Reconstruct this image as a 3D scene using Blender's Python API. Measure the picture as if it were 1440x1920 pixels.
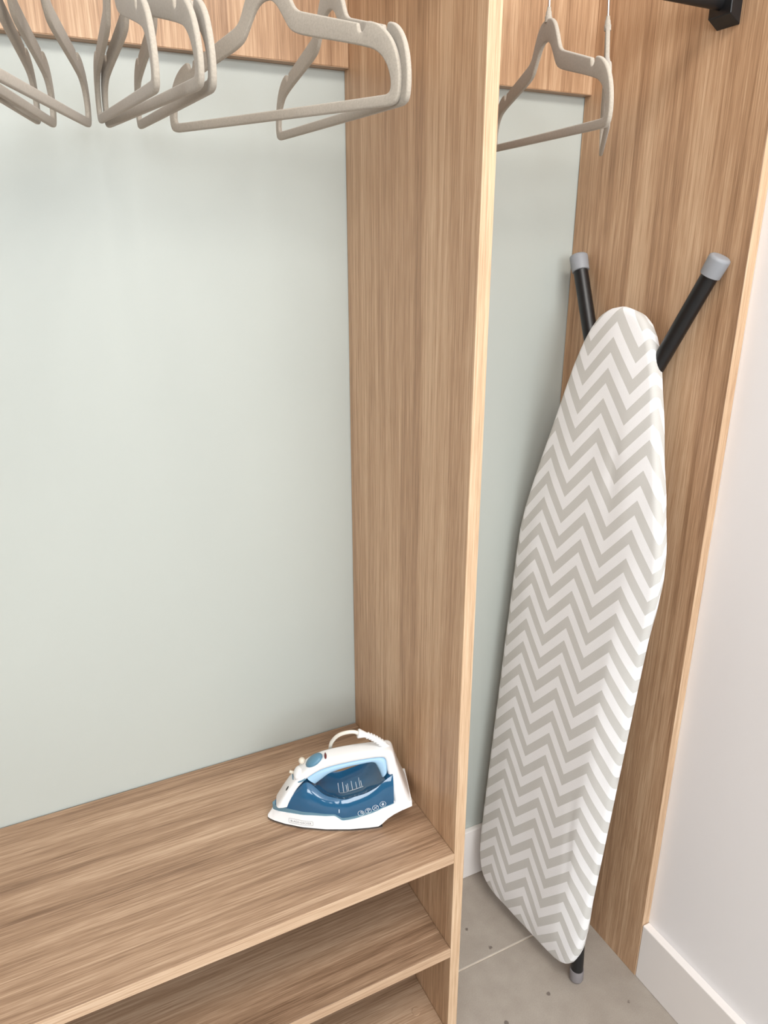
import bpy, bmesh, math, random
from mathutils import Vector, Matrix, noise

for o in list(bpy.data.objects):
    bpy.data.objects.remove(o)
scene = bpy.context.scene
col = scene.collection

# ------------------------------------------------------------------ camera
CAM = Vector((-0.5223, -0.7941, 1.4916))
YAW, PITCH, ROLL, FPX = 0.4595, -0.3455, -0.0013, 1367.8
fw = Vector((math.sin(YAW)*math.cos(PITCH), math.cos(YAW)*math.cos(PITCH), math.sin(PITCH)))
rt = Vector((math.cos(YAW), -math.sin(YAW), 0))
up = rt.cross(fw)
r2 = rt*math.cos(ROLL)+up*math.sin(ROLL)
u2 = up*math.cos(ROLL)-rt*math.sin(ROLL)
cd = bpy.data.cameras.new('camera')
cam = bpy.data.objects.new('camera', cd)
col.objects.link(cam)
cam.matrix_world = Matrix(((r2.x, u2.x, -fw.x, CAM.x), (r2.y, u2.y, -fw.y, CAM.y), (r2.z, u2.z, -fw.z, CAM.z), (0, 0, 0, 1)))
cd.sensor_fit = 'VERTICAL'
cd.sensor_height = 24.0
cd.sensor_width = 18.0
cd.lens = FPX/1920*24.0
cd.clip_start = 0.02
scene.camera = cam

# ------------------------------------------------------------------ light
world = bpy.data.worlds.new('world')
scene.world = world
world.use_nodes = True
bg = world.node_tree.nodes['Background']
bg.inputs[0].default_value = (0.93, 0.97, 1.0, 1)
bg.inputs[1].default_value = 0.15

def area(name, loc, target, sx, sy, power, color):
    ld = bpy.data.lights.new(name, 'AREA')
    ld.shape = 'RECTANGLE'
    ld.size, ld.size_y = sx, sy
    ld.energy = power
    ld.color = color
    o = bpy.data.objects.new(name, ld)
    col.objects.link(o)
    o.location = loc
    o.rotation_euler = (Vector(target)-Vector(loc)).to_track_quat('-Z', 'Y').to_euler()
    return o

area('window_daylight', (-0.45, -3.7, 2.0), (0.0, 0.3, 1.1), 1.8, 1.2, 68, (0.91, 0.965, 1.0))
area('side_window_daylight', (-2.3, -3.0, 2.0), (0.3, 0.0, 1.1), 1.4, 1.1, 52, (0.91, 0.965, 1.0))
area('ceiling_light_panel', (-0.10, -0.95, 2.66), (-0.05, -0.55, 0.0), 1.0, 0.5, 25, (1.0, 0.955, 0.90))

vs = scene.view_settings
vs.view_transform = 'Standard'
vs.look = 'None'
vs.gamma = 1.0
vs.exposure = -0.12
vs.use_curve_mapping = False

# ------------------------------------------------------------------ dimensions (metres)
D, W, T = 0.40, 0.4791, 0.019
ZS, ZS2, ZS3, TS = 0.5513, 0.3384, 0.1323, 0.0202
XL = -0.95
ZTOP = 2.10
RAILY, RAILZ = 0.3805, 1.7528
HB, TB = 0.1445, 0.0134

# ------------------------------------------------------------------ material helpers
def new_mat(name):
    m = bpy.data.materials.new(name)
    m.use_nodes = True
    nt = m.node_tree
    return m, nt, nt.nodes['Principled BSDF']

def plain(name, color, rough=0.5, metal=0.0, noise_scale=0, noise_amt=0.0, bump=0.0, coat=0.0, sheen=0.0, trans=0.0, bump_scale=None):
    m, nt, b = new_mat(name)
    b.inputs['Base Color'].default_value = (*color, 1)
    b.inputs['Roughness'].default_value = rough
    b.inputs['Metallic'].default_value = metal
    b.inputs['Coat Weight'].default_value = coat
    b.inputs['Sheen Weight'].default_value = sheen
    b.inputs['Transmission Weight'].default_value = trans
    if noise_scale:
        tc = nt.nodes.new('ShaderNodeTexCoord')
        n = nt.nodes.new('ShaderNodeTexNoise')
        n.inputs['Scale'].default_value = noise_scale
        n.inputs['Detail'].default_value = 4
        nt.links.new(tc.outputs['Object'], n.inputs['Vector'])
        if noise_amt:
            r = nt.nodes.new('ShaderNodeValToRGB')
            r.color_ramp.elements[0].position = 0.25
            r.color_ramp.elements[1].position = 0.75
            r.color_ramp.elements[0].color = (*[c*(1-noise_amt) for c in color], 1)
            r.color_ramp.elements[1].color = (*[min(1, c*(1+noise_amt)) for c in color], 1)
            nt.links.new(n.outputs['Fac'], r.inputs['Fac'])
            nt.links.new(r.outputs['Color'], b.inputs['Base Color'])
        if bump:
            n2 = n
            if bump_scale:
                n2 = nt.nodes.new('ShaderNodeTexNoise')
                n2.inputs['Scale'].default_value = bump_scale
                n2.inputs['Detail'].default_value = 3
                nt.links.new(tc.outputs['Object'], n2.inputs['Vector'])
            bp = nt.nodes.new('ShaderNodeBump')
            bp.inputs['Strength'].default_value = bump
            bp.inputs['Distance'].default_value = 0.001
            nt.links.new(n2.outputs['Fac'], bp.inputs['Height'])
            nt.links.new(bp.outputs['Normal'], b.inputs['Normal'])
    return m

def wood(name, axis, dark, mid, light, seed=0.0, rough=0.42, fine=1.0):
    """oak-look laminate; axis = grain direction in object space"""
    m, nt, b = new_mat(name)
    N, L = nt.nodes, nt.links
    tc = N.new('ShaderNodeTexCoord')
    def mapped(scale_cross, scale_along, off):
        mp = N.new('ShaderNodeMapping')
        s = [scale_cross]*3
        s[axis] = scale_along
        mp.inputs['Scale'].default_value = s
        mp.inputs['Location'].default_value = (off+seed, off*1.7+seed*0.3, off*0.6-seed)
        L.new(tc.outputs['Object'], mp.inputs['Vector'])
        return mp
    def nz(mp, detail, rough_, dist=0.0):
        n = N.new('ShaderNodeTexNoise')
        n.inputs['Scale'].default_value = 1
        n.inputs['Detail'].default_value = detail
        n.inputs['Roughness'].default_value = rough_
        n.inputs['Distortion'].default_value = dist
        L.new(mp.outputs['Vector'], n.inputs['Vector'])
        return n
    broad = nz(mapped(17, 0.55, 1.3), 3, 0.55, 0.4)           # broad tonal boards
    fig = nz(mapped(60, 1.3, 7.1), 4, 0.6, 0.7)               # growth figure
    pore = nz(mapped(400, 7.5, 3.7), 3, 0.65)                 # pores
    hair = nz(mapped(850, 22.0, 5.2), 2, 0.6)
    def mul(sock, f, add=0.0):
        k = N.new('ShaderNodeMath'); k.operation = 'MULTIPLY_ADD'
        L.new(sock, k.inputs[0]); k.inputs[1].default_value = f; k.inputs[2].default_value = add
        return k.outputs[0]
    def add(a, c):
        k = N.new('ShaderNodeMath'); k.operation = 'ADD'
        L.new(a, k.inputs[0]); L.new(c, k.inputs[1]); return k.outputs[0]
    s = add(add(mul(broad.outputs['Fac'], 0.75), mul(fig.outputs['Fac'], 0.62)), add(mul(pore.outputs['Fac'], 0.80*fine), mul(hair.outputs['Fac'], 0.50*fine)))
    tot = 0.75+0.62+1.30*fine
    s = mul(s, 1.0/tot)
    r = N.new('ShaderNodeValToRGB')
    e = r.color_ramp.elements
    e[0].position = 0.395; e[0].color = (*dark, 1)
    e[1].position = 0.615; e[1].color = (*light, 1)
    k = r.color_ramp.elements.new(0.5); k.color = (*mid, 1)
    L.new(s, r.inputs['Fac'])
    L.new(r.outputs['Color'], b.inputs['Base Color'])
    b.inputs['Roughness'].default_value = rough
    bp = N.new('ShaderNodeBump')
    bp.inputs['Strength'].default_value = 0.22
    bp.inputs['Distance'].default_value = 0.0006
    L.new(pore.outputs['Fac'], bp.inputs['Height'])
    L.new(bp.outputs['Normal'], b.inputs['Normal'])
    return m

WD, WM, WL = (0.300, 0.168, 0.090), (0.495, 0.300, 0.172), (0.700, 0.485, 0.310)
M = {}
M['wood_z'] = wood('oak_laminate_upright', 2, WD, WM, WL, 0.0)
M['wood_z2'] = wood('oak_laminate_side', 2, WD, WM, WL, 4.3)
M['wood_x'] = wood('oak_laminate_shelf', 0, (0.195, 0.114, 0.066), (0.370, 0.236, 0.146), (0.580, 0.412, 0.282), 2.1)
M['edge_z'] = wood('oak_edge_upright', 2, (0.46, 0.285, 0.165), (0.61, 0.415, 0.26), (0.74, 0.55, 0.375), 1.0, 0.45, 1.5)  # lighter edge wood, mostly the light on front edges put into the colour
M['edge_x'] = wood('oak_edge_shelf', 0, (0.43, 0.27, 0.165), (0.57, 0.39, 0.255), (0.70, 0.52, 0.365), 1.0, 0.45, 1.5)  # shelf edges paler too, front light mixed into the wood colour
M['wall_green'] = plain('pale_sage_wall_paint', (0.488, 0.517, 0.482), 0.45, noise_scale=3, noise_amt=0.015, bump=0.05, bump_scale=260)
M['wall_white'] = plain('warm_white_wall_paint', (0.88, 0.86, 0.86), 0.6, noise_scale=2, noise_amt=0.012, bump=0.06, bump_scale=300)
M['wall_room'] = plain('soft_taupe_wall_paint', (0.30, 0.29, 0.28), 0.7, noise_scale=2, noise_amt=0.012)
M['trim_white'] = plain('white_trim_paint', (0.86, 0.815, 0.785), 0.4, noise_scale=5, noise_amt=0.01)
M['grout'] = plain('cream_grout', (0.70, 0.62, 0.53), 0.9, noise_scale=60, noise_amt=0.08, bump=0.2)
M['velvet'] = plain('taupe_velvet_flock', (0.415, 0.365, 0.302), 0.95, noise_scale=500, noise_amt=0.10, bump=0.35, sheen=0.25, bump_scale=1400)
M['chrome'] = plain('chrome_wire', (0.85, 0.85, 0.87), 0.12, 1.0)
M['black'] = plain('black_powder_coat', (0.007, 0.007, 0.008), 0.38, noise_scale=400, bump=0.08)
M['cap'] = plain('grey_plastic_cap', (0.28, 0.29, 0.31), 0.5, noise_scale=40, noise_amt=0.03)
M['cap_foot'] = plain('grey_rubber_foot', (0.24, 0.22, 0.225), 0.55, noise_scale=60, noise_amt=0.06)
M['white_plastic'] = plain('white_gloss_plastic', (0.86, 0.86, 0.86), 0.22, coat=0.3)
M['cord'] = plain('off_white_cord', (0.80, 0.76, 0.68), 0.45)
M['cream_plastic'] = plain('cream_plastic', (0.70, 0.63, 0.52), 0.35)
M['tank'] = plain('translucent_blue_tank', (0.022, 0.130, 0.270), 0.08, trans=0.25, coat=0.5)
M['tank_lit_rim'] = plain('pale_teal_lit_plastic', (0.13, 0.26, 0.34), 0.12, coat=0.4)  # pale colour stands in for light passing through the tank's lower front
M['tank_light'] = plain('light_blue_grip', (0.36, 0.56, 0.74), 0.45)
M['button'] = plain('slate_blue_button', (0.105, 0.235, 0.335), 0.35)
M['red'] = plain('dark_red_lens', (0.12, 0.010, 0.012), 0.15, coat=0.6)
M['dark'] = plain('black_gasket', (0.012, 0.014, 0.016), 0.5)
M['steel'] = plain('soleplate_steel', (0.45, 0.45, 0.46), 0.3, 1.0)
M['print_grey'] = plain('grey_print', (0.09, 0.10, 0.11), 0.5)
M['print_white'] = plain('white_print', (0.72, 0.80, 0.86), 0.5)

def tile_mat():
    m, nt, b = new_mat('greige_stone_tile')
    N, L = nt.nodes, nt.links
    tc = N.new('ShaderNodeTexCoord')
    n = N.new('ShaderNodeTexNoise'); n.inputs['Scale'].default_value = 22; n.inputs['Detail'].default_value = 6
    L.new(tc.outputs['Object'], n.inputs['Vector'])
    n2 = N.new('ShaderNodeTexNoise'); n2.inputs['Scale'].default_value = 420; n2.inputs['Detail'].default_value = 3
    L.new(tc.outputs['Object'], n2.inputs['Vector'])
    r = N.new('ShaderNodeValToRGB')
    r.color_ramp.elements[0].position = 0.3; r.color_ramp.elements[0].color = (0.325, 0.280, 0.238, 1)
    r.color_ramp.elements[1].position = 0.7; r.color_ramp.elements[1].color = (0.425, 0.376, 0.325, 1)
    ad = N.new('ShaderNodeMath'); ad.operation = 'MULTIPLY_ADD'; ad.inputs[1].default_value = 0.45; ad.inputs[2].default_value = 0.0
    L.new(n2.outputs['Fac'], ad.inputs[0])
    ad2 = N.new('ShaderNodeMath'); ad2.operation = 'MULTIPLY_ADD'; ad2.inputs[1].default_value = 0.55
    L.new(n.outputs['Fac'], ad2.inputs[0]); L.new(ad.outputs[0], ad2.inputs[2])
    L.new(ad2.outputs[0], r.inputs['Fac'])
    # small dark stone specks
    v = N.new('ShaderNodeTexVoronoi'); v.inputs['Scale'].default_value = 20; v.inputs['Randomness'].default_value = 1
    dn = N.new('ShaderNodeVectorMath'); dn.operation = 'MULTIPLY_ADD'
    nd = N.new('ShaderNodeTexNoise'); nd.inputs['Scale'].default_value = 160
    L.new(tc.outputs['Object'], nd.inputs['Vector'])
    L.new(nd.outputs['Color'], dn.inputs[0]); dn.inputs[1].default_value = (0.006, 0.006, 0.006)
    L.new(tc.outputs['Object'], dn.inputs[2])
    L.new(dn.outputs[0], v.inputs['Vector'])
    rs = N.new('ShaderNodeValToRGB')
    rs.color_ramp.elements[0].position = 0.075; rs.color_ramp.elements[0].color = (1, 1, 1, 1)
    rs.color_ramp.elements[1].position = 0.11; rs.color_ramp.elements[1].color = (0, 0, 0, 1)
    L.new(v.outputs['Distance'], rs.inputs['Fac'])
    sep = N.new('ShaderNodeSeparateColor'); L.new(v.outputs['Color'], sep.inputs[0])
    gt = N.new('ShaderNodeMath'); gt.operation = 'GREATER_THAN'; gt.inputs[1].default_value = 0.30
    L.new(sep.outputs[0], gt.inputs[0])
    fm = N.new('ShaderNodeMath'); fm.operation = 'MULTIPLY'; L.new(rs.outputs['Color'], fm.inputs[0]); L.new(gt.outputs[0], fm.inputs[1])
    mx = N.new('ShaderNodeMix'); mx.data_type = 'RGBA'
    L.new(fm.outputs[0], mx.inputs['Factor']); L.new(r.outputs['Color'], mx.inputs[6]); mx.inputs[7].default_value = (0.17, 0.14, 0.12, 1)
    L.new(mx.outputs[2], b.inputs['Base Color'])
    b.inputs['Roughness'].default_value = 0.55
    bp = N.new('ShaderNodeBump'); bp.inputs['Strength'].default_value = 0.15; bp.inputs['Distance'].default_value = 0.001
    L.new(n2.outputs['Fac'], bp.inputs['Height']); L.new(bp.outputs['Normal'], b.inputs['Normal'])
    return m
M['tile'] = tile_mat()

# chevron print: period PH across, PV along, slope so that a peak sits at h = H0 with white top edge at V0
def chevron_mat():
    PH, PV, AMP, H0, V0 = 0.1085, 0.05345, 0.066, -0.0105, 1.0055
    m, nt, b = new_mat('grey_white_chevron_cotton')
    N, L = nt.nodes, nt.links
    at = N.new('ShaderNodeAttribute'); at.attribute_name = 'cloth'
    sx = N.new('ShaderNodeSeparateXYZ'); L.new(at.outputs['Vector'], sx.inputs[0])
    def mth(op, a, c=None, d=None):
        k = N.new('ShaderNodeMath'); k.operation = op
        for i, q in enumerate((a, c, d)):
            if q is None: continue
            if isinstance(q, (int, float)): k.inputs[i].default_value = q
            else: L.new(q, k.inputs[i])
        return k.outputs[0]
    h, v = sx.outputs[0], sx.outputs[1]
    # triangle wave: 0 at peak, 1 at valley
    ph = mth('MULTIPLY', mth('SUBTRACT', h, H0), 1/PH)
    tri = mth('PINGPONG', ph, 0.5)
    tri = mth('MULTIPLY', tri, 2.0)
    vv = mth('ADD', mth('SUBTRACT', v, V0), mth('MULTIPLY', tri, AMP))
    fr = mth('FRACT', mth('MULTIPLY', vv, 1/PV))
    white = mth('GREATER_THAN', fr, 0.5)
    # weave
    tc = N.new('ShaderNodeTexCoord')
    n = N.new('ShaderNodeTexNoise'); n.inputs['Scale'].default_value = 900; n.inputs['Detail'].default_value = 2
    L.new(tc.outputs['Object'], n.inputs['Vector'])
    mx = N.new('ShaderNodeMix'); mx.data_type = 'RGBA'
    L.new(white, mx.inputs['Factor'])
    mx.inputs[6].default_value = (0.60, 0.585, 0.555, 1)
    mx.inputs[7].default_value = (0.86, 0.85, 0.85, 1)
    hs = N.new('ShaderNodeHueSaturation'); L.new(mx.outputs[2], hs.inputs['Color'])
    L.new(mth('MULTIPLY_ADD', n.outputs['Fac'], 0.10, 0.95), hs.inputs['Value'])
    L.new(hs.outputs['Color'], b.inputs['Base Color'])
    b.inputs['Roughness'].default_value = 0.8
    b.inputs['Sheen Weight'].default_value = 0.1
    bp = N.new('ShaderNodeBump'); bp.inputs['Strength'].default_value = 0.12; bp.inputs['Distance'].default_value = 0.0006
    L.new(n.outputs['Fac'], bp.inputs['Height']); L.new(bp.outputs['Normal'], b.inputs['Normal'])
    return m
M['chevron'] = chevron_mat()

# ------------------------------------------------------------------ mesh helpers
def mesh_obj(name, bm, mat, parent=None, smooth=None):
    bmesh.ops.recalc_face_normals(bm, faces=bm.faces)
    me = bpy.data.meshes.new(name)
    bm.to_mesh(me); bm.free()
    me.materials.append(M[mat] if isinstance(mat, str) else mat)
    o = bpy.data.objects.new(name, me)
    col.objects.link(o)
    if parent: o.parent = parent
    if smooth is not None:
        for p in me.polygons: p.use_smooth = True
        me.set_sharp_from_angle(angle=math.radians(smooth))
    return o

def empty(name, loc=(0, 0, 0), rotz=0.0):
    o = bpy.data.objects.new(name, None)
    o.empty_display_size = 0.05
    col.objects.link(o)
    o.location = loc
    o.rotation_euler = (0, 0, rotz)
    return o

def tag(o, label, cat, group=None):
    o['label'] = label; o['category'] = cat
    if group: o['group'] = group
    return o

def struct(o, label=None):
    o['kind'] = 'structure'
    if label: o['label'] = label
    return o

def box_bm(x0, x1, y0, y1, z0, z1, bevel=0.0, seg=2):
    bm = bmesh.new()
    bmesh.ops.create_cube(bm, size=1)
    bmesh.ops.scale(bm, vec=(x1-x0, y1-y0, z1-z0), verts=bm.verts)
    bmesh.ops.translate(bm, vec=((x0+x1)/2, (y0+y1)/2, (z0+z1)/2), verts=bm.verts)
    if bevel:
        bmesh.ops.bevel(bm, geom=bm.edges[:], offset=bevel, segments=seg, affect='EDGES', profile=0.5)
    return bm

def tube_bm(bm, pts, radii, n=14, caps=True):
    pts = [Vector(p) for p in pts]
    if isinstance(radii, (int, float)): radii = [radii]*len(pts)
    tang = []
    for i in range(len(pts)):
        a = pts[max(0, i-1)]; c = pts[min(len(pts)-1, i+1)]
        tang.append((c-a).normalized())
    ref = Vector((0, 0, 1)) if abs(tang[0].z) < 0.9 else Vector((1, 0, 0))
    nrm = (ref-tang[0]*ref.dot(tang[0])).normalized()
    rings = []
    for p, t, r in zip(pts, tang, radii):
        nrm = (nrm-t*nrm.dot(t)).normalized()
        bi = t.cross(nrm)
        rings.append([bm.verts.new(p+(nrm*math.cos(2*math.pi*k/n)+bi*math.sin(2*math.pi*k/n))*r) for k in range(n)])
    for a, c in zip(rings, rings[1:]):
        for k in range(n):
            bm.faces.new((a[k], a[(k+1) % n], c[(k+1) % n], c[k]))
    if caps:
        bm.faces.new(rings[0][::-1]); bm.faces.new(rings[-1])
    return bm

def catmull(pts, sub=6):
    pts = [Vector(p) for p in pts]
    out = []
    for i in range(len(pts)-1):
        p0 = pts[max(0, i-1)]; p1 = pts[i]; p2 = pts[i+1]; p3 = pts[min(len(pts)-1, i+2)]
        for k in range(sub):
            t = k/sub
            out.append(0.5*((2*p1)+(p2-p0)*t+(2*p0-5*p1+4*p2-p3)*t*t+(3*p1-p0-3*p2+p3)*t**3))
    out.append(pts[-1])
    return out

def loft_bm(sections, bm=None):
    bm = bm or bmesh.new()
    rings = [[bm.verts.new(p) for p in s] for s in sections]
    n = len(rings[0])
    for a, c in zip(rings, rings[1:]):
        for k in range(n):
            bm.faces.new((a[k], a[(k+1) % n], c[(k+1) % n], c[k]))
    bm.faces.new(rings[0][::-1]); bm.faces.new(rings[-1])
    return bm

def interp(x, xs, ys):
    if x <= xs[0]: return ys[0]
    for i in range(len(xs)-1):
        if x <= xs[i+1]:
            t = (x-xs[i])/(xs[i+1]-xs[i])
            return ys[i]*(1-t)+ys[i+1]*t
    return ys[-1]

# ------------------------------------------------------------------ room
floor = struct(mesh_obj('floor', box_bm(-3.0, W+T, -4.0, D, -0.05, -0.0015), 'grout'), 'floor of large greige speckled stone tiles with cream joints')
TSZ, JT = 0.60, 0.0032
tile_me = None
x0 = -0.115-TSZ*5; y0 = 0.1788-TSZ*7
for i in range(6):
    for j in range(8):
        xa, xb = x0+i*TSZ+JT/2, x0+(i+1)*TSZ-JT/2
        ya, yb = y0+j*TSZ+JT/2, y0+(j+1)*TSZ-JT/2
        xa = max(xa, -2.99); xb = min(xb, W+T-0.001); yb = min(yb, D-0.001); ya = max(ya, -3.99)
        if xb-xa < 0.02 or yb-ya < 0.02: continue
        t = mesh_obj('tile', box_bm(xa, xb, ya, yb, -0.012, 0.0, 0.0012, 1), 'tile', floor)

struct(mesh_obj('wall_back', box_bm(-3.0, W+T+0.1, D, D+0.1, -0.05, 2.7), 'wall_green'), 'pale sage painted wall behind the open wardrobe')
struct(mesh_obj('wall_right', box_bm(W+T, W+T+0.1, -4.0, D, -0.05, 2.7), 'wall_white'), 'warm white painted wall at the right of the wardrobe')
struct(mesh_obj('wall_left', box_bm(-3.1, -3.0, -4.0, D, -0.05, 2.7), 'wall_room'), 'soft taupe wall at the left of the room')
struct(mesh_obj('wall_front', box_bm(-3.1, W+T+0.1, -4.1, -4.0, -0.05, 2.7), 'wall_room'), 'soft taupe wall behind the camera')
struct(mesh_obj('ceiling', box_bm(-3.1, W+T+0.1, -4.1, D+0.1, 2.7, 2.8), 'wall_white'), 'white ceiling above the wardrobe')
struct(mesh_obj('baseboard_back', box_bm(T, W, D-TB, D, 0, HB, 0.002), 'trim_white'), 'white baseboard along the wall behind the ironing board')
struct(mesh_obj('baseboard_right', box_bm(W+0.001, W+T, -4.0, -0.0006, 0, 0.1455, 0.002), 'trim_white'), 'white baseboard along the right wall')

# ------------------------------------------------------------------ wardrobe
ward = tag(empty('open_wardrobe', (-0.2, 0.2, 0)), 'oak-look open wardrobe with shelves, dividing panel and hanging rails', 'wardrobe')
WO = Vector((-0.2, 0.2, 0))
def wpart(name, x0, x1, y0, y1, z0, z1, mat, parent=None, bevel=0.0006):
    bm = box_bm(x0, x1, y0, y1, z0, z1, bevel, 1)
    bmesh.ops.translate(bm, vec=-WO, verts=bm.verts)
    return mesh_obj(name, bm, mat, parent or ward)
EB = 0.0012
def upright(x0, x1, mat, label=None):
    p = wpart('side_panel', x0, x1, EB, D-0.0015, 0.0, ZTOP, mat)
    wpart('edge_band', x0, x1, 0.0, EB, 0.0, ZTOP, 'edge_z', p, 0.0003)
    if label: p['label'] = label
    return p
upright(0.0, T, 'wood_z', 'oak-look dividing panel between the two hanging bays')
upright(W, W+T-0.0005, 'wood_z2', 'oak-look end panel against the right wall')
upright(XL-T, XL, 'wood_z')
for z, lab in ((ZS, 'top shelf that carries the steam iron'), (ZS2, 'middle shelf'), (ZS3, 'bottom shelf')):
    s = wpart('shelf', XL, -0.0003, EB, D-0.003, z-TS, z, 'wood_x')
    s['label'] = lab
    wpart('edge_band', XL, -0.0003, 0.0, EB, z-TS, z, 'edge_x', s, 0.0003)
    if z == ZS3:
        bm = bmesh.new()
        bmesh.ops.create_cone(bm, cap_ends=True, segments=28, radius1=0.0078, radius2=0.0074, depth=0.0014)
        bmesh.ops.translate(bm, vec=Vector((-0.0344, 0.0579, z+0.0006))-WO, verts=bm.verts)
        mesh_obj('screw_cap', bm, 'wood_x', s, 40)
for a, c in ((XL, -0.0003), (T, W)):
    r = wpart('back_rail', a, c, RAILY, D-0.0005, RAILZ+EB, RAILZ+0.34, 'wood_z')
    wpart('edge_band', a, c, RAILY, D-0.0005, RAILZ, RAILZ+EB, 'wood_x', r, 0.0003)  # rail underside: darker shelf wood stands in for its shade

RODY, RODZ = 0.0965, 1.8295
def hanging_rod(a, c):
    bm = bmesh.new()
    n = 24
    prof = [(0.0080*math.cos(2*math.pi*k/n)*(1.0), 0.0150*math.copysign(abs(math.sin(2*math.pi*k/n))**0.8, math.sin(2*math.pi*k/n))) for k in range(n)]
    secs = [[Vector((x, RODY+py, RODZ+pz))-WO for py, pz in prof] for x in (a+0.004, c-0.004)]
    rod = mesh_obj('hanging_rod', loft_bm(secs, bm), 'black', ward, 40)
    for x, s in ((a, 1), (c, -1)):
        pr = [(0, -0.0345), (0.0215, -0.0225), (0.0215, 0.020), (0, 0.030)]
        secs = [[Vector((x+s*px, RODY+yy, RODZ+pz))-WO for px, pz in pr] for yy in (-0.0215, 0.0185)]
        bb = loft_bm(secs)
        bmesh.ops.bevel(bb, geom=bb.edges[:], offset=0.0009, segments=1, affect='EDGES')
        mesh_obj('rod_bracket', bb, 'black', rod)
hanging_rod(XL, 0.0)
hanging_rod(T, W)

# ------------------------------------------------------------------ hangers
TOPZ = 1.8463           # where the hook's inner curve rests, shape is measured down from here
OFF = 0.0310
def chaikin(pts, it=2):
    for _ in range(it):
        q = []
        for i in range(len(pts)):
            a = pts[i]; c = pts[(i+1) % len(pts)]
            q.append((a[0]*.75+c[0]*.25, a[1]*.75+c[1]*.25))
            q.append((a[0]*.25+c[0]*.75, a[1]*.25+c[1]*.75))
        pts = q
    return pts
h_out = [(.004, -.1050), (.016, -.1070), (.027, -.1140), (.036, -.1260), (.0455, -.1420), (.0535, -.1478), (.064, -.1508),
         (.1425, -.1712), (.1435, -.1715), (.1450, -.1775), (.1475, -.1800), (.1510, -.1800), (.1535, -.1770), (.1555, -.1725), (.1590, -.1718),
         (.172, -.1760), (.186, -.1860), (.196, -.2000), (.2015, -.2160), (.2030, -.2320), (.2000, -.2440), (.1920, -.2475), (.180, -.2480)]
h_in = [(.000, -.1305), (.010, -.1320), (.020, -.1385), (.031, -.1520), (.041, -.1640), (.053, -.1690), (.066, -.1725),
        (.130, -.1870), (.152, -.1925), (.169, -.1975), (.182, -.2075), (.1890, -.2200), (.1910, -.2310), (.1885, -.2365), (.180, -.2375)]
def mirror(half):
    right = list(half)
    left = [(-s, t) for s, t in reversed(half) if s > 1e-6]
    return right+left
def hanger_body_mesh():
    th = 0.0028
    out = chaikin([(s, t+OFF) for s, t in mirror(h_out)], 2)
    inn = chaikin([(s, t+OFF) for s, t in mirror(h_in)], 2)
    bm = bmesh.new()
    # local: x = out of plane, y = along hanger, z = up
    loops = []
    for poly in (out, inn):
        vs_ = [bm.verts.new((0, s, t)) for s, t in poly]
        loops.append([bm.edges.new((vs_[i], vs_[(i+1) % len(vs_)])) for i in range(len(vs_))])
    r = bmesh.ops.triangle_fill(bm, edges=loops[0]+loops[1], use_beauty=True)
    faces = [f for f in r['geom'] if isinstance(f, bmesh.types.BMFace)]
    for v in bm.verts: v.co.x = -th
    ex = bmesh.ops.extrude_face_region(bm, geom=faces)
    nv = [g for g in ex['geom'] if isinstance(g, bmesh.types.BMVert)]
    for v in nv: v.co.x = th
    bmesh.ops.recalc_face_normals(bm, faces=bm.faces)
    rim = [e for e in bm.edges if len(e.link_faces) == 2 and e.calc_face_angle() > 1.2 and abs(e.verts[0].co.x-e.verts[1].co.x) < 1e-6]
    bmesh.ops.bevel(bm, geom=rim, offset=0.0019, segments=3, affect='EDGES', profile=0.5)
    return bm
proto = empty('clothes_hanger')
hb_ = mesh_obj('hanger_body', hanger_body_mesh(), 'velvet', proto, 50)
bm = bmesh.new()
zt = -.1050+OFF
tube_bm(bm, [(0, 0, zt-.004), (0, 0, zt+.0025), (0, 0, zt+.003), (0, 0, zt+.0075), (0, 0, zt+.009), (0, 0, zt+.013)], [.0046, .0046, .0040, .0036, .0028, .0024], 16)
mesh_obj('collar', bm, 'velvet', proto, 40)
hk = [(0, 0, zt+.006), (0, 0, -.036), (0, -.0015, -.030), (0, -.007, -.0235), (0, -.0125, -.017), (0, -.0135, -.008)]
for k in range(0, 11):
    a = math.pi+0.35-k*(math.pi+0.5)/10
    hk.append((0, 0.0125*math.cos(a)*1.05, -0.0085+0.0105*math.sin(a)+0.0001))
bm = bmesh.new()
tube_bm(bm, [Vector(p) for p in catmull(hk, 4)], 0.0016, 10)
mesh_obj('hook', bm, 'chrome', proto, 60)
proto_children = list(proto.children)
LEFTG, RIGHTG = 'velvet hangers in the left bay', 'velvet hangers in the right bay'
hangers = [
 (-.4920, -.2228, .0331, .0435, 'taupe velvet hanger furthest left, its lower corner lowest behind two others', LEFTG),
 (-.4776, -.2668, .0169, .0685, 'taupe velvet hanger second from the left edge of the photo', LEFTG),
 (-.4502, -.3158, .0322, .0530, 'taupe velvet hanger third from left, its bar crossing two others', LEFTG),
 (-.3832, -.0045, .0700, -.0034, 'taupe velvet hanger foremost of the bunched three, beside the third from left', LEFTG),
 (-.3635, .0688, .0440, -.0176, 'taupe velvet hanger in the middle of the bunched three', LEFTG),
 (-.3358, -.0056, .0500, -.0040, 'taupe velvet hanger rightmost of the bunched three', LEFTG),
 (-.2188, .3586, .0317, .0156, 'taupe velvet hanger turned wide to the camera with its whole bar showing', LEFTG),
 (-.1443, -.0123, .0341, .0128, 'taupe velvet hanger nearest the dividing panel, in the left bay', LEFTG),
 (.1571, -.2746, .0468, -.0229, 'taupe velvet hanger seen at an angle in the right bay', RIGHTG),
 (.2510, -.7120, .0300, -.0600, 'taupe velvet hanger seen edge-on in the right bay', RIGHTG),
]
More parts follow.
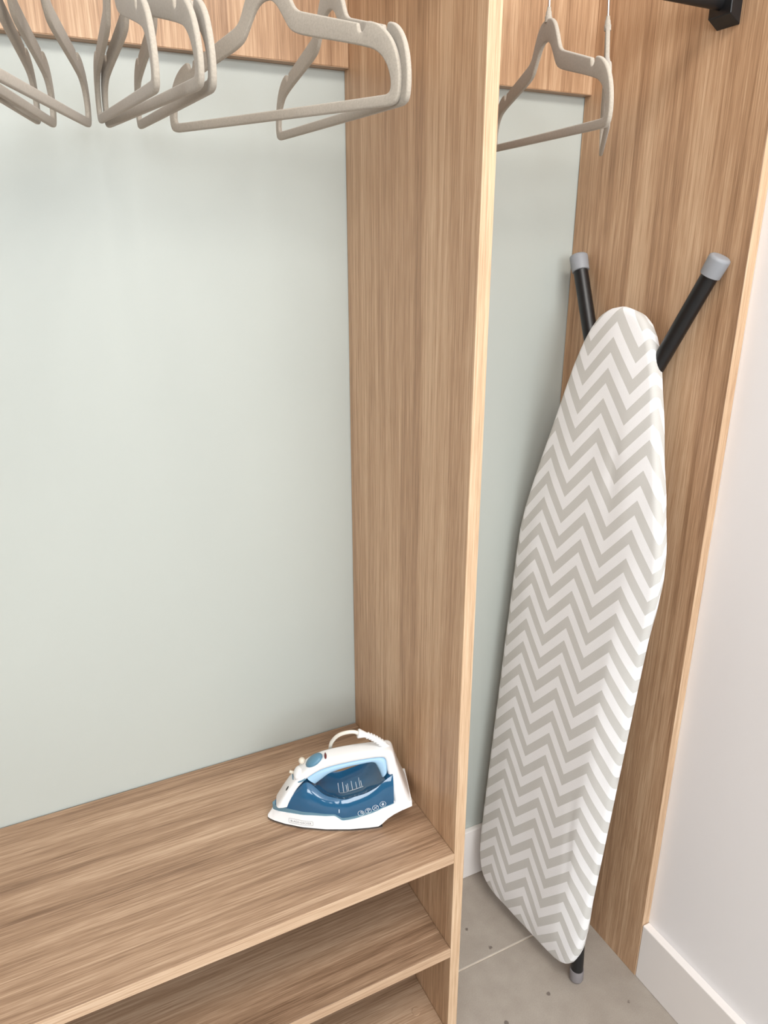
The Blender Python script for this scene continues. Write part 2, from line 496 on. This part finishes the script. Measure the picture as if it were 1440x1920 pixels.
for i, (x, yaw, roll, sw, lab, grp) in enumerate(hangers):
    if i == 0:
        h = proto
    else:
        h = proto.copy(); col.objects.link(h)
        for ch in proto_children:
            c = ch.copy(); col.objects.link(c); c.parent = h
    mat = Matrix.Translation((x, 0.0991, TOPZ)) @ Matrix.Rotation(yaw, 4, 'Z') @ Matrix.Rotation(sw, 4, 'Y') @ Matrix.Rotation(roll, 4, 'X')
    h.matrix_world = mat
    tag(h, lab, 'hanger', grp)

# ------------------------------------------------------------------ ironing board
BX, BS, BA = 0.30, 0.08, 0.10
eh = Vector((-BA, 1, 0)).normalized()        # across the board, +h to the left in the photo
ev = Vector((BS, 0, 1)).normalized()         # up the board
en = eh.cross(ev).normalized()
if en.x > 0: en = -en                        # out of the ironing face, towards the camera
BO = Vector((BX, 0.2, 0))
board = tag(empty('ironing_board', (0.34, 0.19, 0)), 'folded ironing board in grey and white chevron cover leaning on the panel', 'ironing board')
BL = Vector((0.34, 0.19, 0))
CH = -0.0105
bv = [0.038, 0.040, 0.045, 0.054, 0.068, 0.088, 0.115, 0.16, 0.25, 0.40, 0.60, 0.80, 0.90, 0.95, 1.00, 1.05, 1.10, 1.18, 1.25, 1.293, 1.335, 1.362, 1.382, 1.394, 1.401, 1.404]
bw = [0.085, 0.105, 0.122, 0.137, 0.149, 0.158, 0.164, 0.168, 0.170, 0.1715, 0.1735, 0.1755, 0.176, 0.1745, 0.167, 0.1555, 0.143, 0.122, 0.1045, 0.0930, 0.0785, 0.0655, 0.0515, 0.0370, 0.0210, 0.003]
def bwid(v): return interp(v, bv, bw)
outline = [(CH-w, v) for v, w in zip(bv, bw)] + [(CH+w, v) for v, w in reversed(list(zip(bv, bw)))]
def edge_dist(h, v):
    best = 9
    for i in range(len(outline)):
        ax, ay = outline[i]; bx, by = outline[(i+1) % len(outline)]
        dx, dy = bx-ax, by-ay
        L2 = dx*dx+dy*dy
        t = 0 if L2 == 0 else max(0, min(1, ((h-ax)*dx+(v-ay)*dy)/L2))
        nx, ny = ax+t*dx, ay+t*dy
        q = (h-nx)**2+(v-ny)**2
        if q < best: best, near = q, (nx, ny)
    return math.sqrt(best), near
def board_cover():
    bm = bmesh.new()
    lay = bm.verts.layers.float_vector.new('cloth')
    rows = [0.038, 0.0385, 0.0395, 0.041, 0.044, 0.048, 0.054, 0.061, 0.070, 0.082, 0.098]
    k = 0.115
    while k < 1.30:
        rows.append(k); k += 0.0115
    rows += [1.31, 1.325, 1.34, 1.352, 1.363, 1.373, 1.382, 1.389, 1.395, 1.3995, 1.4025, 1.404]
    NC = 44
    front, back = [], []
    TH = 0.034
    for v in rows:
        w = bwid(v)
        fr, bk = [], []
        for c in range(NC+1):
            s = math.sin((c/NC-0.5)*math.pi)
            s = 0.55*s+0.45*(2*c/NC-1)
            h = CH+s*w
            d, npt = edge_dist(h, v)
            ox, oy = npt[0]-h, npt[1]-v
            if d < 1e-5:
                ox, oy = (h-CH), (0 if 0.12 < v < 1.25 else (v-0.72)*(0.35 if v > 1 else 1.0))
            ol = math.hypot(ox, oy) or 1.0
            ox, oy = ox/ol, oy/ol
            dep = 0.0
            soft = 0.068
            low = max(0.0, min(1.0, (1.02-v)/0.25))*max(0.0, min(1.0, (v-0.05)/0.20))
            side = max(0.0, min(1.0, (CH-h)/0.06))          # right hand half, the padding slopes away there
            if d < soft: dep += (0.008+0.016*low*side)*(1-d/soft)**1.5
            hp = h+0.9*0.015*low*side*max(0, 1-d/soft)
            r = 0.009
            if d < r: dep += r-math.sqrt(max(0, r*r-(r-d)**2))
            # soft wrinkles of the cloth, stronger towards the right hand rim
            lowR = max(0, min(1, (-(h-CH)-0.07)/0.06))*max(0, min(1, (1.0-v)/0.4))
            wr = noise.noise(Vector((h*26+v*4, v*7, 3.1)))*0.0010
            wr += lowR*noise.noise(Vector((h*60-v*30, v*22, 9.7)))*0.0012
            fold = math.exp(-((h+0.107+0.012*math.sin(v*9))/0.0065)**2)*math.exp(-((v-0.32)/0.10)**2)*0.0030
            fold += math.exp(-((h+0.058-0.05*(v-1.1))/0.010)**2)*math.exp(-((v-1.12)/0.07)**2)*0.0022
            wr *= min(1, d/0.006+0.2)
            P = BO+eh*hp+ev*v-en*(dep-wr+fold)
            vt = bm.verts.new(P-BL); vt[lay] = (h+ox*dep*0.2*(1-low*side)+0.009*low*side*max(0, 1-d/soft), v+oy*dep*0.2*(1-low*side), 0)
            fr.append(vt)
            hb2 = CH+s*(w*0.985)+(0.0135*low*side if s < 0 else 0); vb = v+(0.72-v)*0.006
            P = BO+eh*hb2+ev*vb-en*(TH+0.0025*noise.noise(Vector((h*20, v*16, 1))))
            vt = bm.verts.new(P-BL); vt[lay] = (h+ox*TH*0.8, v+oy*TH*0.8, 0)
            bk.append(vt)
        front.append(fr); back.append(bk)
    R = len(rows)
    for i in range(R-1):
        for c in range(NC):
            bm.faces.new((front[i][c], front[i][c+1], front[i+1][c+1], front[i+1][c]))
            bm.faces.new((back[i][c+1], back[i][c], back[i+1][c], back[i+1][c+1]))
        bm.faces.new((front[i][0], front[i+1][0], back[i+1][0], back[i][0]))
        bm.faces.new((front[i][NC], back[i][NC], back[i+1][NC], front[i+1][NC]))
    for c in range(NC):
        bm.faces.new((front[0][c+1], front[0][c], back[0][c], back[0][c+1]))
        bm.faces.new((front[R-1][c], front[R-1][c+1], back[R-1][c+1], back[R-1][c]))
    return bm
mesh_obj('cover', board_cover(), 'chevron', board, 70)['label'] = 'grey and white chevron cotton cover'

def legx(z, off): return BX+BS*z+off
RT = 0.0135
# upper pair of legs: caps lean against the end panel
for sgn, ytop, ymid, ylow, name in ((-1, 0.036, 0.176, 0.176, 'r'), (1, 0.3545, 0.214, 0.214, 'l')):
    top = Vector((0.4595, ytop, 1.4740))
    pts = [top, Vector((0.4595-0.0245, (ytop+(0.194-ytop)*1.0)+sgn*0.020, 1.185 if sgn < 0 else 1.175))]
    mid = pts[1]
    path = [top, top.lerp(mid, 0.5), top.lerp(mid, 0.9), mid+Vector((-.003, sgn*-0.003, -0.04)), Vector((legx(0.8, 0.047), 0.194+sgn*0.016, 0.8)), Vector((legx(0.30, 0.047), 0.194+sgn*0.016, 0.30))]
    bm = bmesh.new()
    tube_bm(bm, [p-BL for p in catmull(path, 6)], RT, 18)
    leg = mesh_obj('leg', bm, 'black', board, 50)
    d = (top-mid).normalized()
    bm = bmesh.new()
    base = top-d*0.024
    tube_bm(bm, [base-BL, base+d*0.0008-BL, base+d*0.026-BL, base+d*0.0295-BL, base+d*0.0315-BL, base+d*0.0320-BL], [0.0150, 0.0162, 0.0172, 0.0166, 0.0140, 0.0100], 24)
    mesh_obj('end_cap', bm, 'cap', leg, 50)['label'] = 'grey plastic end cap'
# lower pair of legs: the feet stand on the tiles
for sgn, yf in ((-1, 0.0490), (1, 0.3350)):
    foot = Vector((0.3585, yf, 0.0))
    path = [foot+Vector((0, 0, 0.012)), Vector((legx(0.10, 0.056), yf+(-sgn)*0.010, 0.10)), Vector((legx(0.45, 0.050), 0.194+sgn*0.085, 0.45)), Vector((legx(0.95, 0.047), 0.194+sgn*0.046, 0.95))]
    bm = bmesh.new()
    tube_bm(bm, [p-BL for p in catmull(path, 8)], RT*0.92, 18)
    leg = mesh_obj('leg', bm, 'black', board, 50)
    d = (path[1]-path[0]).normalized()
    bm = bmesh.new()
    base = foot+Vector((0, 0, 0.0))
    tube_bm(bm, [base-BL, base+d*0.0015-BL, base+d*0.006-BL, base+d*0.0285-BL, base+d*0.0290-BL], [0.0100, 0.0128, 0.0148, 0.0150, 0.0135], 24)
    mesh_obj('end_cap', bm, 'cap_foot', leg, 50)['label'] = 'grey rubber foot'
# hinge plate that holds the legs to the board's underside
for z in (0.30, 0.95):
    bm = bmesh.new()
    c = Vector((legx(z, 0.047), 0.194, z))
    tube_bm(bm, [c+Vector((0, -0.06, 0))-BL, c+Vector((0, 0.06, 0))-BL], 0.006, 12)
    mesh_obj('hinge_bar', bm, 'black', board, 40)

# ------------------------------------------------------------------ steam iron (local x: nose to heel, -y: side facing the camera)
iron = tag(empty('steam_iron', (-0.2517, 0.2149, ZS), math.radians(-19.3)), 'white and blue steam iron with ribbed cord sleeve, standing on the top shelf', 'iron')
IU = [0, .004, .012, .03, .06, .10, .14, .175, .190, .197]
IW = [.0015, .0065, .0125, .0225, .0345, .0445, .0495, .0500, .0490, .0475]
def sw_(u): return interp(u, IU, IW)
def outline_loft(us, zb, zt, wb, wt, bev=0.0):
    secs = []
    for u in us:
        a, c, w1, w2 = zb(u), zt(u), wb(u), wt(u)
        n = 4
        left = [(-(w1+(w2-w1)*k/n), a+(c-a)*k/n) for k in range(n+1)]
        s = [Vector((u, y, z)) for y, z in left] + [Vector((u, -y, z)) for y, z in reversed(left)]
        secs.append(s)
    return loft_bm(secs)
us1 = [0.0005+0.1965*(k/40)**1.4 for k in range(41)]
mesh_obj('soleplate', outline_loft(us1, lambda u: 0.0, lambda u: 0.0030, lambda u: sw_(u)*0.985, lambda u: sw_(u)), 'steel', iron, 40)
mesh_obj('gasket', outline_loft(us1, lambda u: 0.0030, lambda u: 0.0062, lambda u: sw_(u)*0.995, lambda u: sw_(u)*0.995), 'dark', iron, 40)
ZT_U = [0, .003, .0095, .04, .08, .114, .1165, .1285, .150, .18, .205, .218, .26]
ZT_Z = [.0075, .0120, .0215, .0270, .0300, .0312, .0308, .0210, .0245, .0330, .0420, .0475, .0475]
def skt(u): return interp(u, ZT_U, ZT_Z)
def skb(u): return interp(u, [0, .190, .196, .206, .218, .232, .25], [.0062, .0062, .0090, .0195, .0285, .0345, .0390])
def skw(u): return interp(u, IU+[.22, .235, .249], [w+.0012 for w in IW]+[.0490, .0475, .0450])
def skwt(u):
    w0 = skw(u)-.0035
    if u > .07: return w0
    w1 = max(.0006, sw_(max(0, u-.0085))-.0006)
    t = max(0, (u-.03)/.04)
    return w1*(1-t)+w0*t
us2 = [0.0005+0.2485*(k/84)**1.2 for k in range(85)]
mesh_obj('skirt', outline_loft(us2, skb, lambda u: max(skt(u), skb(u)+.002), skw, skwt), 'white_plastic', iron, 35)
def skirt_y(u, z):
    t = (z-skb(u))/(skt(u)-skb(u))
    return -(skw(u)+(skwt(u)-skw(u))*t)
# water tank with a hollowed top under the handle
TR_U = [.0105, .02, .035, .05, .068, .078, .088, .10, .132, .17, .195, .207, .2175]
TR_Z = [.0300, .0385, .051, .066, .086, .083, .0735, .0640, .0570, .0680, .0820, .0930, .0980]
TR_R = [.0020, .0085, .0150, .0160, .0165, .0185, .0240, .0300, .0365, .0385, .0375, .0350, .0330]
def smooth_interp(u, xs, ys):
    return sum(interp(u+d*.0075, xs, ys) for d in (-1, -.75, -.5, -.25, 0, .25, .5, .75, 1))/9
def tkz(u): return smooth_interp(u, TR_U, TR_Z) if u > .05 else interp(u, TR_U, TR_Z)
def tkr(u): return smooth_interp(u, TR_U, TR_R) if u > .05 else interp(u, TR_U, TR_R)
def tkd(u): return interp(u, [.07, .09, .12, .17, .20, .21], [0, .005, .014, .014, .006, 0])
def tk_prof(u):
    wb = skwt(u)-.0012; zb = skt(u)-.001; zr = tkz(u); r = min(tkr(u), wb); d = tkd(u)
    return [(wb, zb), (wb*1.0, zb+.15*(zr-zb)), (wb*.93+r*.07, zb+.42*(zr-zb)), (wb*.70+r*.30, zb+.70*(zr-zb)), (wb*.38+r*.62, zb+.88*(zr-zb)), (r, zr), (r*.93, zr-.0006-.18*d), (r*.70, zr-.55*d-.0008), (r*.38, zr-.90*d-.0009), (0, zr-d-.001)]
secs = []
for k in range(64):
    u = .0105+(.2172-.0105)*k/63
    pr = tk_prof(u)
    secs.append([Vector((u, -y, z)) for y, z in pr] + [Vector((u, y, z)) for y, z in reversed(pr[:-1])])
tank = mesh_obj('water_tank', loft_bm(secs), 'tank', iron, 60)
tank['label'] = 'translucent blue water tank'
us3 = [.0100+.2070*(k/60) for k in range(61)]
def rim_h(u): return interp(u, [.01, .03, .06, .115, .130, .17, .20, .217], [.0110, .0085, .0065, .0030, .0050, .0042, .0015, .0008])
mesh_obj('tank_lit_rim', outline_loft(us3, lambda u: skt(u)-.0008, lambda u: skt(u)+rim_h(u), lambda u: max(.0012, skwt(u)-.0007), lambda u: max(.0010, skwt(u)-.0009)), 'tank_lit_rim', iron, 35)['label'] = 'pale teal lower edge of the water tank, light passing through the front painted in'
def tank_side(u, z):
    pr = tk_prof(u)
    for (y0_, z0_), (y1_, z1_) in zip(pr[:5], pr[1:6]):
        if z <= z1_: 
            t = (z-z0_)/(z1_-z0_) if z1_ > z0_ else 0
            return -(y0_+(y1_-y0_)*t)
    return -pr[5][0]
def tank_top(u, y):
    pr = tk_prof(u)[5:]
    a = abs(y)
    for (y0_, z0_), (y1_, z1_) in zip(pr, pr[1:]):
        if a >= y1_:
            t = (a-y0_)/(y1_-y0_); return z0_+(z1_-z0_)*t
    return pr[-1][1]

def band(stations, m=0.62, n=20, sub=5):
    """loft of rounded sections between an outer and an inner line; station = (ou,oz,iu,iz,halfwidth)"""
    st = catmull_n(stations, sub)
    secs = []
    for ou, oz, iu, iz, hw in st:
        c = Vector(((ou+iu)/2, 0, (oz+iz)/2)); e = Vector(((ou-iu)/2, 0, (oz-iz)/2))
        s = []
        for k in range(n):
            a = 2*math.pi*k/n
            ca = math.copysign(abs(math.cos(a))**m, math.cos(a)); sa = math.copysign(abs(math.sin(a))**m, math.sin(a))
            s.append(c+e*ca+Vector((0, hw*sa, 0)))
        secs.append(s)
    return loft_bm(secs)
def catmull_n(st, sub):
    out = []
    for i in range(len(st)-1):
        p0, p1, p2, p3 = st[max(0, i-1)], st[i], st[i+1], st[min(len(st)-1, i+2)]
        for k in range(sub):
            t = k/sub
            out.append(tuple(0.5*(2*b+(c-a)*t+(2*a-5*b+4*c-d)*t*t+(3*b-a-3*c+d)*t**3) for a, b, c, d in zip(p0, p1, p2, p3)))
    out.append(st[-1])
    return out
handle_st = [(.0165, .0365, .0398, .0375, .0198), (.0235, .048, .0440, .0500, .0200), (.0350, .0665, .0520, .0665, .0190), (.0465, .0830, .0620, .0800, .0185),
             (.0610, .0995, .0735, .0910, .0178), (.0790, .1140, .0890, .1010, .0172), (.1000, .1235, .1050, .1070, .0165), (.1300, .1295, .1310, .1125, .0160),
             (.1650, .1330, .1650, .1175, .0160), (.1980, .1340, .1960, .1205, .0170), (.2185, .1315, .2055, .1170, .0195), (.2260, .1100, .2080, .0990, .0265),
             (.2325, .0900, .2105, .0800, .0335), (.2400, .0680, .2135, .0620, .0405), (.2485, .0470, .2160, .0450, .0450), (.2505, .0400, .2170, .0360, .0455)]
mesh_obj('handle', band(handle_st, 0.5), 'white_plastic', iron, 45)
grip_st = [(.0700, .0915, .0880, .0765, .0174), (.0885, .1030, .0985, .0850, .0170), (.1050, .1085, .1110, .0950, .0165), (.1310, .1140, .1330, .1025, .0160),
           (.1650, .1190, .1640, .1085, .0160), (.1960, .1220, .1845, .1105, .0170), (.2075, .1180, .1930, .0985, .0200), (.2095, .0990, .1985, .0850, .0268)]
mesh_obj('grip_lining', band(grip_st), 'tank_light', iron, 45)['label'] = 'light blue lining under the handle'
def ellipsoid(c, rx, ry, rz, rot=0.0, seg=20):
    bm = bmesh.new()
    bmesh.ops.create_uvsphere(bm, u_segments=seg, v_segments=seg//2, radius=1)
    bmesh.ops.scale(bm, vec=(rx, ry, rz), verts=bm.verts)
    bmesh.ops.rotate(bm, cent=(0, 0, 0), matrix=Matrix.Rotation(rot, 3, 'Y'), verts=bm.verts)
    bmesh.ops.translate(bm, vec=c, verts=bm.verts)
    return bm
mesh_obj('steam_button', ellipsoid((.0850, -.0030, .1170), .0172, .0132, .0070, -math.radians(34)), 'button', iron, 60)['label'] = 'slate blue steam button'
mesh_obj('indicator_light', ellipsoid((.1045, -.0035, .1250), .0022, .0085, .0022, -math.radians(20)), 'red', iron, 60)['label'] = 'dark red indicator light'
mesh_obj('spray_knob', ellipsoid((.0640, .0090, .1090), .0060, .0060, .0058), 'cream_plastic', iron, 60)
# steam slider: clear white lens with a blue arc in front of it
sl = mesh_obj('steam_slider', ellipsoid((.0560, -.0030, .0945), .0095, .0150, .0058, -math.radians(48)), 'white_plastic', iron, 60)
arc = catmull([(.0480, .0070, .0850), (.0480, -.0050, .0840), (.0525, -.0140, .0850), (.0600, -.0186, .0880), (.0690, -.0190, .0925)], 5)
bm = bmesh.new(); tube_bm(bm, arc, .0014, 10)
mesh_obj('slider_track', bm, 'button', sl, 60)
mesh_obj('spray_nozzle', ellipsoid((.0372, -.0105, .0680), .0018, .0025, .0062, math.radians(25)), 'dark', iron, 60)
bm = bmesh.new(); tube_bm(bm, [(.0480, .006, .0880), (.0420, .006, .0910)], [.0030, .0026], 12)
mesh_obj('spray_tip', bm, 'cream_plastic', iron, 60)
# cord sleeve and cord
a0, a1 = Vector((.2120, .0, .1290)), Vector((.1610, .0, .1630))
dv = (a1-a0).normalized(); ln = (a1-a0).length
perp = Vector((dv.z, 0, -dv.x))
def sl_pt(t): return a0.lerp(a1, t)+Vector((0, 0, 0.006*math.sin(t*math.pi)))
bm = bmesh.new()
tube_bm(bm, [sl_pt(t) for t in (0, .15, .4, .6, .74, .80, .90, .97, 1.0)], [.0058, .0050, .0045, .0045, .0047, .0056, .0072, .0082, .0072], 18)
slv = mesh_obj('cord_sleeve', bm, 'white_plastic', iron, 40)
for k in range(7):
    t = .12+.088*k
    p = sl_pt(t); q = sl_pt(t+.045)
    bm = bmesh.new(); tube_bm(bm, [p, p.lerp(q, .2), p.lerp(q, .8), q], [.0052, .0066-.0001*k, .0066-.0001*k, .0052], 18)
    mesh_obj('rib', bm, 'white_plastic', slv, 40)
cpath = [a1-dv*0.006, a1+dv*.006+Vector((0, .001, -.001)), (.1440, .003, .1645), (.1300, .008, .1570), (.1200, .016, .1420), (.1145, .026, .1200), (.1150, .040, .0700), (.1180, .054, .0200), (.1300, .064, .0042),
         (.1600, .070, .0034), (.1900, .066, .0034), (.2050, .058, .0034)]
bm = bmesh.new(); tube_bm(bm, catmull(cpath, 8), .0032, 14)
mesh_obj('power_cord', bm, 'cord', iron, 60)

# lettering and marks that follow the curved surfaces
def text_bm(body, size, spacing=1.0):
    cu = bpy.data.curves.new('lettering', 'FONT')
    cu.body = body; cu.size = size; cu.space_character = spacing
    cu.align_x = 'LEFT'; cu.resolution_u = 3
    o = bpy.data.objects.new('lettering_tmp', cu); col.objects.link(o)
    dg = bpy.context.evaluated_depsgraph_get()
    me = bpy.data.meshes.new_from_object(o.evaluated_get(dg))
    bm = bmesh.new(); bm.from_mesh(me)
    bpy.data.objects.remove(o); bpy.data.curves.remove(cu); bpy.data.meshes.remove(me)
    bmesh.ops.triangulate(bm, faces=bm.faces)
    return bm
def wrap(bm, fn):
    for v in bm.verts: v.co = fn(v.co.x, v.co.y)
    return bm
def strip(bm, pts, w):
    pts = [Vector((p[0], p[1], 0)) for p in pts]
    prev = None
    for i, p in enumerate(pts):
        t = (pts[min(i+1, len(pts)-1)]-pts[max(i-1, 0)])
        if (pts[0]-pts[-1]).length < 1e-6 and i in (0, len(pts)-1): t = pts[1]-pts[-2]
        t.normalize()
        n = Vector((-t.y, t.x, 0))*w/2
        cur = (bm.verts.new(p+n), bm.verts.new(p-n))
        if prev: bm.faces.new((prev[0], cur[0], cur[1], prev[1]))
        prev = cur
    return bm
def logo_fn(x, y):
    u = .0375+x; z = .0122+y*0.92+0.012*x
    return Vector((u, skirt_y(u, z)-.00025, z))
bm = text_bm('BLACK+DECKER', .0056, 1.16)
xs = [v.co.x for v in bm.verts]
k = .0350/(max(xs)-min(xs))
for v in bm.verts: v.co.x = (v.co.x-min(xs))*k+.0030
lg = mesh_obj('logo_lettering', wrap(bm, logo_fn), 'print_grey', iron)
lg['label'] = 'grey BLACK+DECKER lettering'
fr = []
x0_, x1_, y0_, y1_, rr = 0.0, .0410, -.0022, .0064, .0016
for cx_, cy_, a_ in ((x1_-rr, y1_-rr, 0), (x0_+rr, y1_-rr, 90), (x0_+rr, y0_+rr, 180), (x1_-rr, y0_+rr, 270)):
    for q in range(5):
        an = math.radians(a_+q*22.5); fr.append((cx_+rr*math.cos(an), cy_+rr*math.sin(an)))
dense = []
fr.append(fr[0])
for p, q in zip(fr, fr[1:]):
    n_ = max(1, int(math.hypot(q[0]-p[0], q[1]-p[1])/.002))
    for j in range(n_): dense.append((p[0]+(q[0]-p[0])*j/n_, p[1]+(q[1]-p[1])*j/n_))
dense.append(fr[0])
mesh_obj('logo_frame', wrap(strip(bmesh.new(), dense, .00042), logo_fn), 'print_grey', lg)

def circ(cx_, cy_, r, a0_=0, a1_=360, n_=24):
    return [(cx_+r*math.cos(math.radians(a0_+(a1_-a0_)*j/n_)), cy_+r*math.sin(math.radians(a0_+(a1_-a0_)*j/n_))) for j in range(n_+1)]
for idx, (uc, zc) in enumerate(((.1605, .0345), (.1730, .0385), (.1855, .0430), (.1985, .0480))):
    def ic_fn(x, y, uc=uc, zc=zc):
        u = uc+x; z = zc+y
        return Vector((u, tank_side(u, z)-.0005, z))
    bm = bmesh.new()
    r = .0052
    strip(bm, circ(0, 0, r), .0006)
    if idx == 0:
        strip(bm, [(0, .0035), (0, 0), (.0030, -.0008)], .0008); strip(bm, circ(0, 0, .0034, -20, 90, 8), .0008)
    elif idx == 1:
        strip(bm, circ(0, .0012, .0024, 0, 180, 10), .0007); strip(bm, [(-.0026, .0010), (.0026, .0010)], .0006); strip(bm, [(0, .0010), (0, -.0032)], .0007); strip(bm, [(-.0014, -.0020), (.0014, -.0020)], .0006)
    elif idx == 2:
        strip(bm, [(-.0034, -.0034), (.0034, .0034)], .0008); strip(bm, [(-.0022, .0010), (-.0004, .0026)], .0007); strip(bm, [(.0006, -.0024), (.0022, -.0006)], .0007)
    else:
        strip(bm, [(0, .0034), (-.0018, -.0002), (-.0016, -.0020), (0, -.0028), (.0016, -.0020), (.0018, -.0002), (0, .0034)], .0007); strip(bm, [(0, .0012), (0, -.0022)], .0016)
    mesh_obj('care_icon', wrap(bm, ic_fn), 'print_white', tank)
# printed filling marks in the hollow under the handle
def fill_fn(x, y): 
    return Vector((x, y, tank_top(x, y)+.0006))
bm = bmesh.new()
def fstrip(u0, y0, u1, y1, w, n_=10): strip(bm, [(u0+(u1-u0)*j/n_, y0+(y1-y0)*j/n_) for j in range(n_+1)], w)
fstrip(.1270, -.004, .1450, -.004, .0007); fstrip(.1450, -.004, .1690, -.004, .0018)
for u, L_ in ((.1265, .021), (.1345, .022), (.1405, .016), (.1430, .018), (.1500, .020), (.1575, .016), (.1635, .022), (.1665, .015)):
    fstrip(u, -.003, u-.001, -.003+L_, .0009)
mesh_obj('filling_marks', wrap(bm, fill_fn), 'print_white', tank)['label'] = 'white filling scale printed in the hollow'
bm = bmesh.new()
def lv(x, y): return Vector((x, tank_side(x, y)-.0005, y))
strip(bm, [(.1235, .0370), (.1235, .0435)], .0012)
mesh_obj('level_mark', wrap(bm, lv), 'print_white', tank)
